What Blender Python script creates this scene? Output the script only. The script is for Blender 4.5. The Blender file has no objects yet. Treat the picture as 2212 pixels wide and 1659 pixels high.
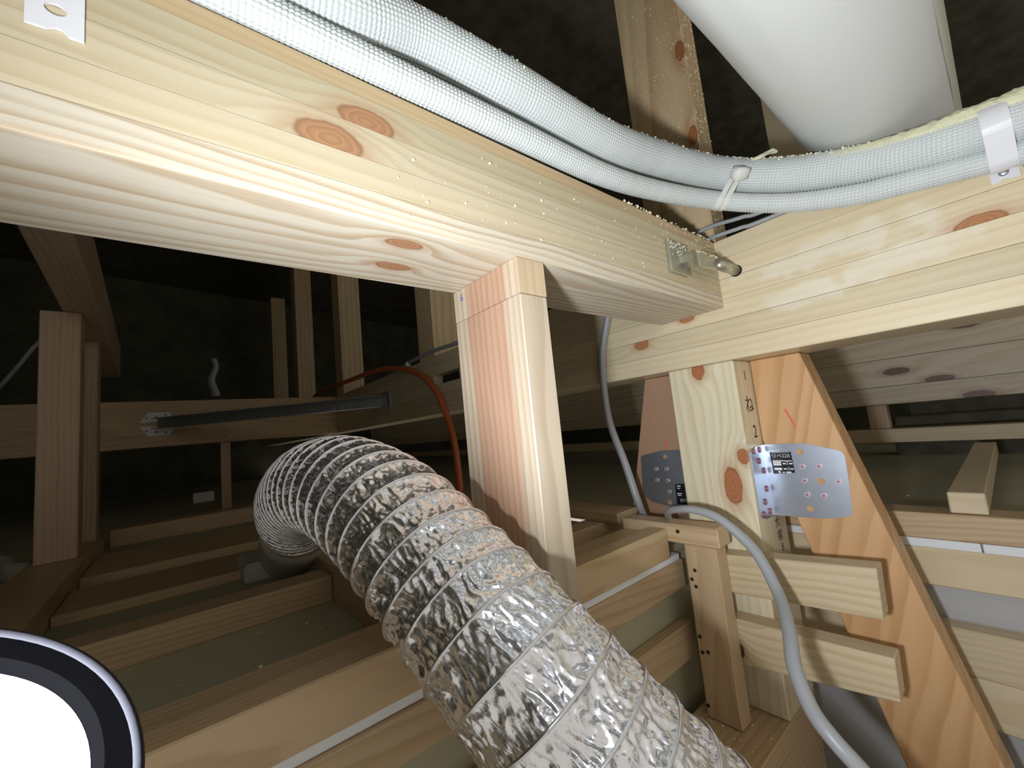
import bpy, bmesh, math, random
from mathutils import Vector, Matrix, noise
random.seed(7)
V = Vector
scene = bpy.context.scene
COL = scene.collection

# ------------------------------------------------------------------ camera
W, H, F = 2212.0, 1659.0, 889.06
CAM = V((-0.64729, -0.25709, -0.15061))
RIGHT = V((0.77051498, -0.62969289, -0.09896227))
UP = V((0.00645751, -0.1475348, 0.98903578))
FWD = V((0.63738918, 0.76270594, 0.10961152))
cd = bpy.data.cameras.new('camera')
cd.sensor_width = 36.0; cd.sensor_fit = 'HORIZONTAL'; cd.lens = F / W * 36.0
cd.clip_start = 0.01; cd.clip_end = 50
cam = bpy.data.objects.new('camera', cd); COL.objects.link(cam)
cam.matrix_world = Matrix(((RIGHT.x, UP.x, -FWD.x, CAM.x), (RIGHT.y, UP.y, -FWD.y, CAM.y),
                           (RIGHT.z, UP.z, -FWD.z, CAM.z), (0, 0, 0, 1)))
scene.camera = cam

# ------------------------------------------------------------------ world, exposure
LAMP_POWER = 3.75         # watts of the area light added at the work light's panel
LAMP_SPREAD = 174
LAMP_AIM = V((0.955, 0.10, 0.24))
LAMP_COLOR = (0.91, 0.96, 1.03)
world = bpy.data.worlds.new('ambient_fill'); scene.world = world
world.use_nodes = True
world.node_tree.nodes['Background'].inputs[0].default_value = (0.5, 0.47, 0.42, 1)
world.node_tree.nodes['Background'].inputs[1].default_value = 1.15  # even ambient fill added, entering where the front is left open
vs = scene.view_settings
vs.view_transform = 'Standard'; vs.look = 'None'; vs.gamma = 1.0; vs.use_curve_mapping = False
vs.exposure = 0.0


def ray(x, y):
    return RIGHT * ((x - W / 2) / F) + UP * (-(y - H / 2) / F) + FWD


def at(x, y, d):
    return CAM + ray(x, y) * d


def onp(x, y, ax, v):
    r = ray(x, y); i = 'xyz'.index(ax)
    return CAM + r * ((v - CAM[i]) / r[i])


# ------------------------------------------------------------------ objects
def wloc(o):
    p = V((0, 0, 0))
    while o is not None:
        p = p + o.location; o = o.parent
    return p


def tag(o, label=None, cat=None, group=None, kind=None):
    if label: o['label'] = label
    if cat: o['category'] = cat
    if group: o['group'] = group
    if kind: o['kind'] = kind
    return o


def thing(name, label, cat, loc=(0, 0, 0), group=None):
    o = bpy.data.objects.new(name, None); COL.objects.link(o)
    o.empty_display_size = 0.02; o.location = loc
    return tag(o, label, cat, group)


def link(name, bm, mat, parent=None, loc=(0, 0, 0), smooth=False):
    """bm is in world coordinates; it becomes one object under parent (or top-level at loc)."""
    off = wloc(parent) if parent is not None else V(loc)
    bmesh.ops.translate(bm, verts=bm.verts, vec=-off)
    bmesh.ops.recalc_face_normals(bm, faces=bm.faces)
    me = bpy.data.meshes.new(name); bm.to_mesh(me); bm.free()
    if smooth:
        for p in me.polygons: p.use_smooth = True
    me.materials.append(mat)
    o = bpy.data.objects.new(name, me); COL.objects.link(o)
    if parent is not None: o.parent = parent
    else: o.location = loc
    return o


def fromdata(vs_, fs):
    bm = bmesh.new()
    vv = [bm.verts.new(v) for v in vs_]
    for f in fs:
        try: bm.faces.new([vv[i] for i in f])
        except ValueError: pass
    return bm


def box_bm(x0, x1, y0, y1, z0, z1, bev=0.0012):
    bm = bmesh.new()
    bmesh.ops.create_cube(bm, size=1)
    for v in bm.verts:
        v.co = V(((x0 + x1) / 2 + v.co.x * (x1 - x0), (y0 + y1) / 2 + v.co.y * (y1 - y0), (z0 + z1) / 2 + v.co.z * (z1 - z0)))
    if bev:
        bmesh.ops.bevel(bm, geom=list(bm.edges), offset=bev, segments=1, affect='EDGES', profile=0.5)
    return bm


def lam_bm(x0, x1, y0, y1, z0, z1, lo, hi):
    """a glued lamella: sharp glue lines, eased arrises only on the beam's outside (lo / hi)"""
    bm = box_bm(x0, x1, y0, y1, z0, z1, 0)
    es = [e for e in bm.edges if (lo and all(abs(v.co.z - z0) < 1e-6 for v in e.verts)) or (hi and all(abs(v.co.z - z1) < 1e-6 for v in e.verts))]
    if es: bmesh.ops.bevel(bm, geom=es, offset=0.002, segments=3, affect='EDGES', profile=0.5)
    return bm


def prism_bm(poly, ext, bev=0.0012):
    """poly: list of 3D points of one planar face, ext: extrusion vector."""
    bm = bmesh.new()
    a = [bm.verts.new(p) for p in poly]; b = [bm.verts.new(V(p) + V(ext)) for p in poly]
    n = len(a)
    bm.faces.new(a); bm.faces.new(b[::-1])
    for i in range(n): bm.faces.new([a[i], a[(i + 1) % n], b[(i + 1) % n], b[i]])
    if bev:
        bmesh.ops.recalc_face_normals(bm, faces=bm.faces)
        bmesh.ops.bevel(bm, geom=list(bm.edges), offset=bev, segments=1, affect='EDGES', profile=0.5)
    return bm


def plate_bm(outer, holes, o, u, v, th):
    """flat sheet with real holes: outer / holes are 2D loops in the frame (o; u, v); th is the thickness along u x v."""
    o, u, v = V(o), V(u), V(v); n = u.cross(v).normalized()
    bm = bmesh.new(); es = []
    for lp in [outer] + holes:
        vv = [bm.verts.new(o + u * p[0] + v * p[1]) for p in lp]
        es += [bm.edges.new((vv[i], vv[(i + 1) % len(vv)])) for i in range(len(vv))]
    bmesh.ops.triangle_fill(bm, use_beauty=True, use_dissolve=False, edges=es)
    r = bmesh.ops.extrude_face_region(bm, geom=list(bm.faces))
    bmesh.ops.translate(bm, verts=[g for g in r['geom'] if isinstance(g, bmesh.types.BMVert)], vec=n * th)
    return bm


def circ(cx, cy, r, n=14, a0=0.0):
    return [(cx + r * math.cos(a0 + 2 * math.pi * i / n), cy + r * math.sin(a0 + 2 * math.pi * i / n)) for i in range(n)]


def spline(pts, n):
    """Catmull-Rom through pts, n samples evenly spaced by arc length."""
    P = [V(p) for p in pts]; P = [P[0] * 2 - P[1]] + P + [P[-1] * 2 - P[-2]]
    dense = []
    for i in range(1, len(P) - 2):
        for k in range(40):
            t = k / 40
            a, b, c, d = P[i - 1], P[i], P[i + 1], P[i + 2]
            dense.append(0.5 * ((2 * b) + (c - a) * t + (2 * a - 5 * b + 4 * c - d) * t * t + (3 * b - a - 3 * c + d) * t ** 3))
    dense.append(P[-2])
    L = [0.0]
    for i in range(1, len(dense)): L.append(L[-1] + (dense[i] - dense[i - 1]).length)
    out, j = [], 0
    for k in range(n):
        s = L[-1] * k / (n - 1)
        while j < len(L) - 2 and L[j + 1] < s: j += 1
        t = (s - L[j]) / max(1e-9, L[j + 1] - L[j])
        out.append(dense[j].lerp(dense[j + 1], min(1, max(0, t))))
    return out, L[-1]


def frames(path, up=V((0, 0, 1))):
    T = [(path[min(i + 1, len(path) - 1)] - path[max(i - 1, 0)]).normalized() for i in range(len(path))]
    n = (up - T[0] * up.dot(T[0]))
    if n.length < 1e-4: n = V((1, 0, 0)) - T[0] * T[0].x
    n.normalize(); out = []
    for i, t in enumerate(T):
        n = (n - t * n.dot(t)).normalized()
        out.append((t, n, t.cross(n)))
    return out


def tube_bm(path, rad, seg=16, caps=True, up=V((0, 0, 1))):
    """rad: number or function(i, k, seg) -> radius"""
    fr = frames(path, up); bm = bmesh.new(); rings = []
    for i, (p, (t, n, b)) in enumerate(zip(path, fr)):
        ring = []
        for k in range(seg):
            a = 2 * math.pi * k / seg
            r = rad(i, k, seg) if callable(rad) else rad
            ring.append(bm.verts.new(p + n * (math.cos(a) * r) + b * (math.sin(a) * r)))
        rings.append(ring)
    for i in range(len(rings) - 1):
        A, B = rings[i], rings[i + 1]
        for k in range(seg):
            bm.faces.new([A[k], A[(k + 1) % seg], B[(k + 1) % seg], B[k]])
    if caps:
        bm.faces.new(rings[0][::-1]); bm.faces.new(rings[-1])
    return bm


def cyl_bm(p0, p1, r, seg=16):
    p0, p1 = V(p0), V(p1)
    d = (p1 - p0).normalized(); up = V((0, 0, 1)) if abs(d.z) < 0.9 else V((1, 0, 0))
    return tube_bm([p0, p1], r, seg, True, up)


def merge(*bms):
    out = bms[0]
    for b in bms[1:]:
        me = bpy.data.meshes.new('tmp'); b.to_mesh(me); b.free(); out.from_mesh(me); bpy.data.meshes.remove(me)
    return out


def ribbon_bm(loop, wid, th, closed=True):
    """flat band: loop of (point, outward normal), wid = vector across the band."""
    bm = bmesh.new(); q = []
    for p, n in loop:
        q.append([bm.verts.new(p - wid * 0.5), bm.verts.new(p + wid * 0.5), bm.verts.new(p + wid * 0.5 + n * th), bm.verts.new(p - wid * 0.5 + n * th)])
    N = len(q)
    for i in range(N if closed else N - 1):
        a, b = q[i], q[(i + 1) % N]
        for k in range(4): bm.faces.new([a[k], a[(k + 1) % 4], b[(k + 1) % 4], b[k]])
    if not closed:
        bm.faces.new(q[0]); bm.faces.new(q[-1][::-1])
    return bm


def text_bm(s, size, o, u, v, off=0.0):
    """letters as a flat mesh in the frame (o; u right, v up)."""
    cu = bpy.data.curves.new('t', 'FONT'); cu.body = s; cu.size = size; cu.align_x = 'CENTER'; cu.align_y = 'CENTER'
    cu.resolution_u = 3
    ob = bpy.data.objects.new('t', cu); COL.objects.link(ob)
    dg = bpy.context.evaluated_depsgraph_get(); me = bpy.data.meshes.new_from_object(ob.evaluated_get(dg))
    bpy.data.objects.remove(ob); bpy.data.curves.remove(cu)
    u, v = V(u).normalized(), V(v).normalized(); n = u.cross(v)
    bm = bmesh.new(); bm.from_mesh(me); bpy.data.meshes.remove(me)
    for w in bm.verts: w.co = V(o) + u * w.co.x + v * w.co.y + n * off
    return bm


# ------------------------------------------------------------------ materials
class NT:
    def __init__(s, name):
        s.mat = bpy.data.materials.new(name); s.mat.use_nodes = True
        s.t = s.mat.node_tree; s.bsdf = s.t.nodes['Principled BSDF']

    def node(s, typ, **kw):
        n = s.t.nodes.new(typ)
        for k, v in kw.items(): setattr(n, k, v)
        return n

    def put(s, sock, v):
        if v is None: return
        if isinstance(v, bpy.types.NodeSocket): s.t.links.new(v, sock)
        else: sock.default_value = v

    def m(s, op, a, b=None, c=None, clamp=False):
        n = s.node('ShaderNodeMath', operation=op, use_clamp=clamp)
        s.put(n.inputs[0], a); s.put(n.inputs[1], b); s.put(n.inputs[2], c)
        return n.outputs[0]

    def vm(s, op, a, b=None):
        n = s.node('ShaderNodeVectorMath', operation=op)
        s.put(n.inputs[0], a); s.put(n.inputs[1], b)
        return n.outputs['Value'] if op in ('LENGTH', 'DOT_PRODUCT', 'DISTANCE') else n.outputs[0]

    def xyz(s, v):
        n = s.node('ShaderNodeSeparateXYZ'); s.put(n.inputs[0], v); return n.outputs

    def comb(s, x, y, z):
        n = s.node('ShaderNodeCombineXYZ')
        for i, q in enumerate((x, y, z)): s.put(n.inputs[i], q)
        return n.outputs[0]

    def noise(s, v, scale, detail=3.0, rough=0.5, dist=0.0):
        n = s.node('ShaderNodeTexNoise')
        s.put(n.inputs['Vector'], v); n.inputs['Scale'].default_value = scale; n.inputs['Detail'].default_value = detail
        n.inputs['Roughness'].default_value = rough; n.inputs['Distortion'].default_value = dist
        return n.outputs['Fac']

    def mix(s, f, a, b, typ='MIX'):
        n = s.node('ShaderNodeMix', data_type='RGBA', blend_type=typ)
        s.put(n.inputs[0], f); s.put(n.inputs[6], a); s.put(n.inputs[7], b)
        return n.outputs[2]

    def step(s, x, a, b):
        n = s.node('ShaderNodeMapRange', interpolation_type='SMOOTHSTEP')
        s.put(n.inputs[0], x); n.inputs[1].default_value = a; n.inputs[2].default_value = b
        return n.outputs[0]

    def bump(s, h, strength, dist=0.001):
        n = s.node('ShaderNodeBump'); n.inputs['Strength'].default_value = strength; n.inputs['Distance'].default_value = dist
        s.put(n.inputs['Height'], h); s.put(s.bsdf.inputs['Normal'], n.outputs[0])

    def fin(s, col=None, rough=0.5, metal=0.0, spec=0.5):
        s.put(s.bsdf.inputs['Base Color'], col); s.put(s.bsdf.inputs['Roughness'], rough)
        s.bsdf.inputs['Metallic'].default_value = metal
        s.bsdf.inputs['Specular IOR Level'].default_value = spec
        return s.mat


def c4(c): return (c[0], c[1], c[2], 1.0)


def wood(name, light, dark, axis='x', spacing=0.006, pith=(0.03, -0.05), tilt=(0.04, 0.03), warp=0.006, knots=(),
         rough=0.42, spec=0.35, rot=None, heart=None, knotcol=(0.32, 0.13, 0.05), contrast=0.8, loc=(0, 0, 0), bumps=0.25, pale_patches=()):
    """Sawn softwood. Growth rings round a pith line that runs along `axis` (object coordinates); knots push the rings
    aside. knots: (x, y, z, length radius, cross radius) in world coordinates; loc = world position of the object."""
    T = NT(name)
    P = T.node('ShaderNodeTexCoord').outputs['Object']
    if rot:
        r = T.node('ShaderNodeVectorRotate', rotation_type='EULER_XYZ'); T.put(r.inputs['Vector'], P); r.inputs['Rotation'].default_value = rot
        P = r.outputs[0]
    rnd = T.node('ShaderNodeObjectInfo').outputs['Random']
    X = T.xyz(P); ia = 'xyz'.index(axis); ib, ic = [(1, 2), (0, 2), (0, 1)][ia]
    a, b, c = X[ia], X[ib], X[ic]
    ash = T.m('MULTIPLY_ADD', rnd, 7.31, a)
    # slow warp of the rings along the grain
    q = [None] * 3; q[ia] = T.m('MULTIPLY', ash, 0.16); q[ib] = b; q[ic] = c
    low = T.m('SUBTRACT', T.noise(T.comb(*q), 14.0, 3.0, 0.5, 0.4), 0.5)
    q2 = [None] * 3; q2[ia] = T.m('MULTIPLY', ash, 0.05); q2[ib] = b; q2[ic] = c
    fine = T.noise(T.comb(*q2), 420.0, 4.0, 0.6)
    bb = T.m('ADD', T.m('MULTIPLY_ADD', a, tilt[0], b), T.m('MULTIPLY_ADD', rnd, 0.09, pith[0]))
    cc = T.m('ADD', T.m('MULTIPLY_ADD', a, tilt[1], c), T.m('MULTIPLY_ADD', rnd, -0.13, pith[1]))
    r = T.m('SQRT', T.m('ADD', T.m('MULTIPLY', bb, bb), T.m('MULTIPLY', cc, cc)))
    r = T.m('MULTIPLY_ADD', low, warp * 4, r)
    kmask, kring = None, None
    for kx, ky, kz, ra, rb in knots:
        loc_ = V((kx, ky, kz)) - V(loc)
        s = [1 / rb] * 3; s[ia] = 1 / ra
        dv = T.vm('MULTIPLY', T.vm('SUBTRACT', P, tuple(loc_)), tuple(s))
        d = T.m('MULTIPLY_ADD', low, 0.5, T.vm('LENGTH', dv))
        d = T.m('MULTIPLY_ADD', T.m('SUBTRACT', T.noise(P, 90.0, 2.0), 0.5), 0.35, d)
        push = T.m('POWER', 2.718, T.m('MULTIPLY', T.m('MULTIPLY', d, d), -0.28))
        r = T.m('MULTIPLY_ADD', push, rb * 1.6, r)
        mk = T.m('SUBTRACT', 1.0, T.step(d, 0.86, 1.06))
        kmask = mk if kmask is None else T.m('MAXIMUM', kmask, mk)
        kring = d if kring is None else T.m('MINIMUM', kring, d)
    ph = T.m('DIVIDE', r, spacing)
    fr = T.m('FRACT', ph)
    band = T.m('MULTIPLY', T.step(fr, 0.25, 0.88), T.m('SUBTRACT', 1.0, T.step(fr, 0.9, 1.0)))
    vary = T.noise(T.comb(T.m('FLOOR', ph), rnd, 0.0), 3.7, 1.0)
    band = T.m('MULTIPLY', band, T.m('MULTIPLY_ADD', vary, 1.3, 0.1))
    f = T.m('MULTIPLY', T.m('ADD', T.m('MULTIPLY', band, contrast), T.m('MULTIPLY_ADD', fine, 0.5, -0.2)), 1.0, clamp=True)
    col = T.mix(f, c4(light), c4(dark))
    q3 = [None] * 3; q3[ia] = T.m('MULTIPLY', ash, 0.22); q3[ib] = b; q3[ic] = c
    blot = T.noise(T.comb(*q3), 22.0, 2.0)
    if heart:
        hax, hc, hw, hcol = heart
        hd = T.m('ABSOLUTE', T.m('SUBTRACT', X['xyz'.index(hax)], hc))
        hm = T.m('SUBTRACT', 1.0, T.step(T.m('MULTIPLY_ADD', T.m('SUBTRACT', blot, 0.5), hw * 0.9, hd), hw * 0.75, hw * 1.05))
        col = T.mix(hm, col, T.mix(f, c4(hcol), c4([v * 0.72 for v in hcol])))
    # each piece of timber has its own tone
    tone = T.m('ADD', 0.86, T.m('ADD', T.m('MULTIPLY', rnd, 0.16), T.m('MULTIPLY', blot, 0.2)))
    col = T.mix(1.0, col, T.comb(tone, tone, tone), 'MULTIPLY')
    for (sx, sy, sz), (ra_, rb_, rc_) in pale_patches:  # pale patches with noisy outlines mixed into the wood colour
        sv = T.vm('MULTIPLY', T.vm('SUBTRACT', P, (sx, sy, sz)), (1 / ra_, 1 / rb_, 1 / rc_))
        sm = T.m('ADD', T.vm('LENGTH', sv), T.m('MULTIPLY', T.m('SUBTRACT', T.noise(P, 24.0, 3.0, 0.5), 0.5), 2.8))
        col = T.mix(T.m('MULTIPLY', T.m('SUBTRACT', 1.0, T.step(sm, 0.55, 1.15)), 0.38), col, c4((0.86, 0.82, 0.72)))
    if kmask is not None:
        halo = T.m('SUBTRACT', 1.0, T.step(kring, 0.9, 2.0))
        col = T.mix(T.m('MULTIPLY', halo, 0.4), col, c4([x * 1.25 for x in knotcol]))
        kc = T.mix(T.m('FRACT', T.m('MULTIPLY', kring, 3.2)), c4([x * 1.35 for x in knotcol]), c4(knotcol))
        rim = T.step(kring, 0.78, 0.98)
        kc = T.mix(T.m('MULTIPLY', rim, 0.6), kc, c4([x * 0.55 for x in knotcol]))
        col = T.mix(kmask, col, kc)
    T.bump(T.m('ADD', T.m('MULTIPLY', fine, 0.7), T.m('MULTIPLY', f, -0.3)), bumps, 0.0006)
    return T.fin(col, T.m('MULTIPLY_ADD', fine, 0.2, rough - 0.1), 0.0, spec)


def plain(name, col, rough=0.5, metal=0.0, spec=0.5, var=0.12, scale=30.0, bump=0.0, bscale=200.0):
    T = NT(name); P = T.node('ShaderNodeTexCoord').outputs['Object']
    n = T.noise(P, scale, 4.0)
    out = T.mix(n, c4([x * (1 - var) for x in col]), c4([min(1, x * (1 + var)) for x in col]))
    if bump: T.bump(T.noise(P, bscale, 3.0), bump, 0.001)
    return T.fin(out, rough, metal, spec)


PINE_L, PINE_D = (0.66, 0.55, 0.34), (0.46, 0.31, 0.14)
M = {}
KN = (0.40, 0.20, 0.09)
A_L = [((0.64, 0.58, 0.46), (0.46, 0.34, 0.21), 0.0075, 0.90, [(-0.507, 0.023, 0.0, 0.017, 0.0072), (-0.498, 0.066, 0.0, 0.017, 0.0072)]),  # bottom lamella paler: glare on the underside put into its colour
       ((0.56, 0.48, 0.33), (0.46, 0.36, 0.20), 0.0095, 0.55, []),
       ((0.55, 0.48, 0.33), (0.45, 0.34, 0.19), 0.0080, 0.60, [(-0.566, 0.0, 0.0505, 0.022, 0.0115)]),
       ((0.54, 0.47, 0.31), (0.43, 0.32, 0.17), 0.0100, 0.55, [(-0.540, 0.0, 0.0725, 0.020, 0.0105)]),
       ((0.50, 0.38, 0.22), (0.41, 0.29, 0.15), 0.0050, 0.50, [])]
for k_, (l_, d_, sp_, ct_, kn_) in enumerate(A_L):
    M['A%d' % k_] = wood('pine_tie_lamella', l_, d_, 'x', sp_, (0.02 + 0.013 * k_, -0.04 - 0.02 * k_), (0.06, 0.05), 0.007, kn_, knotcol=(0.34, 0.18, 0.09), contrast=ct_)
p_ = onp(1483, 690, 'x', 0.0)
B_K = {1: [(0.0, 0.148, -0.0235, 0.015, 0.010)], 2: [(0.0, p_.y, p_.z, 0.014, 0.0055)], 3: [(0.0, -0.262, 0.0135, 0.020, 0.010)]}
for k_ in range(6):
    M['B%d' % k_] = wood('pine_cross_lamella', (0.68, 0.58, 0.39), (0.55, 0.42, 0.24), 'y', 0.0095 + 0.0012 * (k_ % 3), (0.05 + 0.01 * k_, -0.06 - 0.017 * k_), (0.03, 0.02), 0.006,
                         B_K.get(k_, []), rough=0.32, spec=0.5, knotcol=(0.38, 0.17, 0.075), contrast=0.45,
                         pale_patches=[((0.0, -0.135, 0.035), (0.05, 0.095, 0.022)), ((0.0, -0.19, 0.0), (0.05, 0.07, 0.02)), ((0.0, -0.11, -0.01), (0.05, 0.05, 0.015))])
M['P'] = wood('cedar_stud', (0.50, 0.42, 0.31), (0.37, 0.27, 0.18), 'z', 0.008, (0.06, -0.16), (0.02, 0.012), 0.004,
              heart=('y', 0.0, 0.034, (0.46, 0.285, 0.19)), contrast=0.8)
M['Pc'] = wood('cedar_cheek', (0.55, 0.42, 0.27), (0.44, 0.31, 0.18), 'z', 0.004, (0.06, -0.16), (0.02, 0.012), 0.003, contrast=0.5)
M['Q'] = wood('pine_post', (0.70, 0.63, 0.45), (0.56, 0.45, 0.26), 'z', 0.010, (0.04, -0.05), (0.03, 0.03), 0.009,
              [(0.0, 0.054, -0.088, 0.014, 0.010), (0.0, 0.006, -0.223, 0.012, 0.009), (0.0, 0.027, -0.267, 0.028, 0.013)],
              rough=0.36, spec=0.45, knotcol=(0.36, 0.14, 0.06), contrast=0.6)
M['R'] = wood('pine_strut', (0.72, 0.55, 0.33), (0.54, 0.35, 0.17), 'z', 0.016, (0.07, -0.03), (0.02, 0.02), 0.005,
              [(0.0, 0.012, 0.455, 0.018, 0.008), (0.0, 0.012, 0.30, 0.018, 0.008)], contrast=0.7)
BR = 0.25
M['brace'] = wood('orange_brace', (0.62, 0.38, 0.19), (0.47, 0.25, 0.10), 'z', 0.020, (0.05, 0.0), (0.05, 0.03), 0.012,
                  [(0.06, -0.168, -0.50, 0.008, 0.004), (0.06, -0.150, -0.585, 0.018, 0.009)], rot=(-math.atan(0.25), 0, 0), contrast=0.8)
M['brace2'] = wood('pink_brace', (0.50, 0.31, 0.2), (0.41, 0.24, 0.14), 'z', 0.004, (0.25, 0.3), (0.01, 0.01), 0.002,
                   rot=(math.atan(0.26), 0, 0), contrast=0.6)
for ax in 'xyz':
    M['j' + ax] = wood('batten_' + ax, (0.55, 0.41, 0.25), (0.42, 0.28, 0.15), ax, 0.006, (0.05, 0.07), (0.03, 0.02), 0.005, contrast=0.7)
p_ = onp(1594, 1404, 'x', -0.03)
M['board'] = wood('pale_board', (0.63, 0.52, 0.34), (0.49, 0.36, 0.2), 'y', 0.011, (0.04, 0.03), (0.16, 0.09), 0.011,
                  [(-0.03, p_.y, p_.z, 0.009, 0.012)], knotcol=(0.08, 0.035, 0.02), contrast=0.75)
M['pale'] = wood('pale_batten', (0.66, 0.55, 0.37), (0.55, 0.42, 0.24), 'y', 0.008, (0.05, 0.06), (0.03, 0.02), 0.006, contrast=0.6)
M['dark'] = wood('old_timber_x', (0.50, 0.36, 0.20), (0.36, 0.24, 0.13), 'x', 0.008, (0.05, 0.05), (0.02, 0.03), 0.007, contrast=0.7)
M['darkz'] = wood('old_timber_z', (0.54, 0.39, 0.27), (0.42, 0.28, 0.18), 'z', 0.008, (0.05, 0.05), (0.02, 0.03), 0.007, contrast=0.7)
M['darky'] = wood('old_timber_y', (0.52, 0.40, 0.29), (0.40, 0.28, 0.19), 'y', 0.008, (0.05, 0.05), (0.02, 0.03), 0.007, contrast=0.7)
M['gyp'] = plain('gypsum_back', (0.44, 0.42, 0.29), 0.8, var=0.15, scale=9)
M['gypgrey'] = plain('gypsum_grey', (0.46, 0.46, 0.45), 0.75, var=0.05, scale=12)
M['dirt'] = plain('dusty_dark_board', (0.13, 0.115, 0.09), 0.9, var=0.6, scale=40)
M['gypedge'] = plain('gypsum_edge', (0.80, 0.82, 0.84), 0.75, var=0.04, scale=60)
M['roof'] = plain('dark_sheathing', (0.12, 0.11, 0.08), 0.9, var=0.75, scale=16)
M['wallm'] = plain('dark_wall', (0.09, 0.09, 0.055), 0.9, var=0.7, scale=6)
M['pipe'] = plain('white_insulation', (0.60, 0.635, 0.615), 0.42, spec=0.45, var=0.02, scale=40)
M['plastic'] = plain('white_plastic', (0.76, 0.76, 0.78), 0.3, var=0.03)
M['tie'] = plain('ivory_nylon', (0.74, 0.74, 0.68), 0.35, var=0.05)
M['duct'] = plain('white_duct', (0.70, 0.72, 0.70), 0.45, spec=0.4, var=0.03, scale=6)
M['seam'] = plain('duct_seam', (0.56, 0.56, 0.47), 0.55, var=0.08, scale=20)
M['crumb'] = plain('foam_crumb', (0.86, 0.82, 0.60), 0.8, var=0.12, scale=300)
M['foam'] = plain('yellow_foam', (0.78, 0.77, 0.52), 0.85, var=0.12, scale=120, bump=0.6, bscale=400)
M['steel'] = plain('galvanised', (0.58, 0.64, 0.74), 0.34, 0.9, var=0.12, scale=60)
M['steeld'] = plain('zinc_yellow', (0.50, 0.49, 0.40), 0.38, 0.85, var=0.25, scale=90)
M['nail'] = plain('purple_nail', (0.30, 0.11, 0.14), 0.4, 0.3, var=0.15)
M['nailtop'] = plain('bright_nail', (0.62, 0.50, 0.52), 0.4, 0.4, var=0.1)
M['sticker'] = plain('black_sticker', (0.012, 0.013, 0.02), 0.35, var=0.1)
M['white'] = plain('white_print', (0.8, 0.8, 0.8), 0.5, var=0.02)
M['ink'] = plain('black_ink', (0.06, 0.035, 0.015), 0.7, var=0.2)
M['red'] = plain('red_chalk', (0.75, 0.16, 0.12), 0.8, var=0.15, scale=200)
M['blue'] = plain('blue_ink', (0.16, 0.14, 0.42), 0.7, var=0.2)
M['hole'] = plain('dark_hole', (0.03, 0.018, 0.01), 0.9)
M['cable'] = plain('grey_cable', (0.36, 0.37, 0.38), 0.38, var=0.05)
M['orange'] = plain('orange_conduit', (0.62, 0.16, 0.05), 0.4, var=0.1)
M['lampframe'] = plain('lamp_housing', (0.035, 0.035, 0.04), 0.6, var=0.1)
M['bezel'] = plain('lamp_bezel', (0.0009, 0.0009, 0.001), 0.9, spec=0.0, var=0.1)
M['lamprim'] = plain('lamp_rim', (0.02, 0.02, 0.024), 0.6, spec=0.1, var=0.05)
M['fit'] = plain('milky_plastic', (0.55, 0.55, 0.50), 0.4, var=0.05)

T = NT('crumpled_foil'); P_ = T.node('ShaderNodeTexCoord').outputs['Object']
T.bump(T.noise(P_, 220.0, 4.0, 0.65), 0.25, 0.0015)
M['foil'] = T.fin(c4((0.88, 0.89, 0.93)), 0.27, 0.94)
M['wire'] = plain('foil_wire', (0.82, 0.83, 0.86), 0.25, 0.9, var=0.05)

T = NT('led_diffuser'); em = T.node('ShaderNodeEmission')
PANEL_A, PANEL_B = 0.0455, 0.0422       # half sizes of the lit panel
em.inputs[0].default_value = c4(LAMP_COLOR)
em.inputs[1].default_value = 22.0
T.t.links.new(em.outputs[0], T.t.nodes['Material Output'].inputs[0])
M['led'] = T.mat


def struct(name, bm, mat, parent=None, loc=(0, 0, 0)):
    o = link(name, bm, mat, parent, loc)
    if parent is None: o['kind'] = 'structure'
    return o


def piece(name, x, y, z, mat, label, cat, group=None, bev=0.0015):
    """one straight timber as one object, origin at the middle of its base"""
    loc = ((x[0] + x[1]) / 2, (y[0] + y[1]) / 2, z[0])
    return tag(link(name, box_bm(*x, *y, *z, bev), mat, None, loc), label, cat, group)


# ------------------------------------------------------------------ the setting
ZF = -0.368
struct('floor', box_bm(-2.2, 0.05, 0.136, 4.2, ZF - 0.0095, ZF, 0), M['gyp'])
fl = struct('floor.001', box_bm(0.1895, 2.6, -1.6, 4.2, ZF - 0.006, ZF + 0.0035, 0), M['gyp'])
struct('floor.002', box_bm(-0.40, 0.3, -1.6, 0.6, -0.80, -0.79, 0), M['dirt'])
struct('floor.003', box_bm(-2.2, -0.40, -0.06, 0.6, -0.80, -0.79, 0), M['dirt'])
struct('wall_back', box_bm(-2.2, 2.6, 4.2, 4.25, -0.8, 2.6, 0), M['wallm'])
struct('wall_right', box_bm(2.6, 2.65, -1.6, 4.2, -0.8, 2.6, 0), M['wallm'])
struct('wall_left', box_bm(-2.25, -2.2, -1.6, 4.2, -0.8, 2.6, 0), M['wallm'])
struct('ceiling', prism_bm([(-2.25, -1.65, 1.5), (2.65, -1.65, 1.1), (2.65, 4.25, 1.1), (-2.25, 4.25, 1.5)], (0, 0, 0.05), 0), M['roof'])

# ------------------------------------------------------------------ tie beam A: five glued lamellae
A = thing('tie_beam', 'pale laminated pine beam across the top left, resting on the narrow stud', 'beam', (0, 0, 0))
zA = [0.0, 0.0215, 0.0445, 0.068, 0.0915, 0.1052]
for i in range(5):
    g = 0.00025
    link('lamella', lam_bm(-1.5, -0.0008, 0.0 + (0.0003 if i % 2 else 0), 0.105, zA[i] + (g if i else 0), zA[i + 1] - g, i == 0, i == 4), M['A%d' % i], A)

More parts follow.
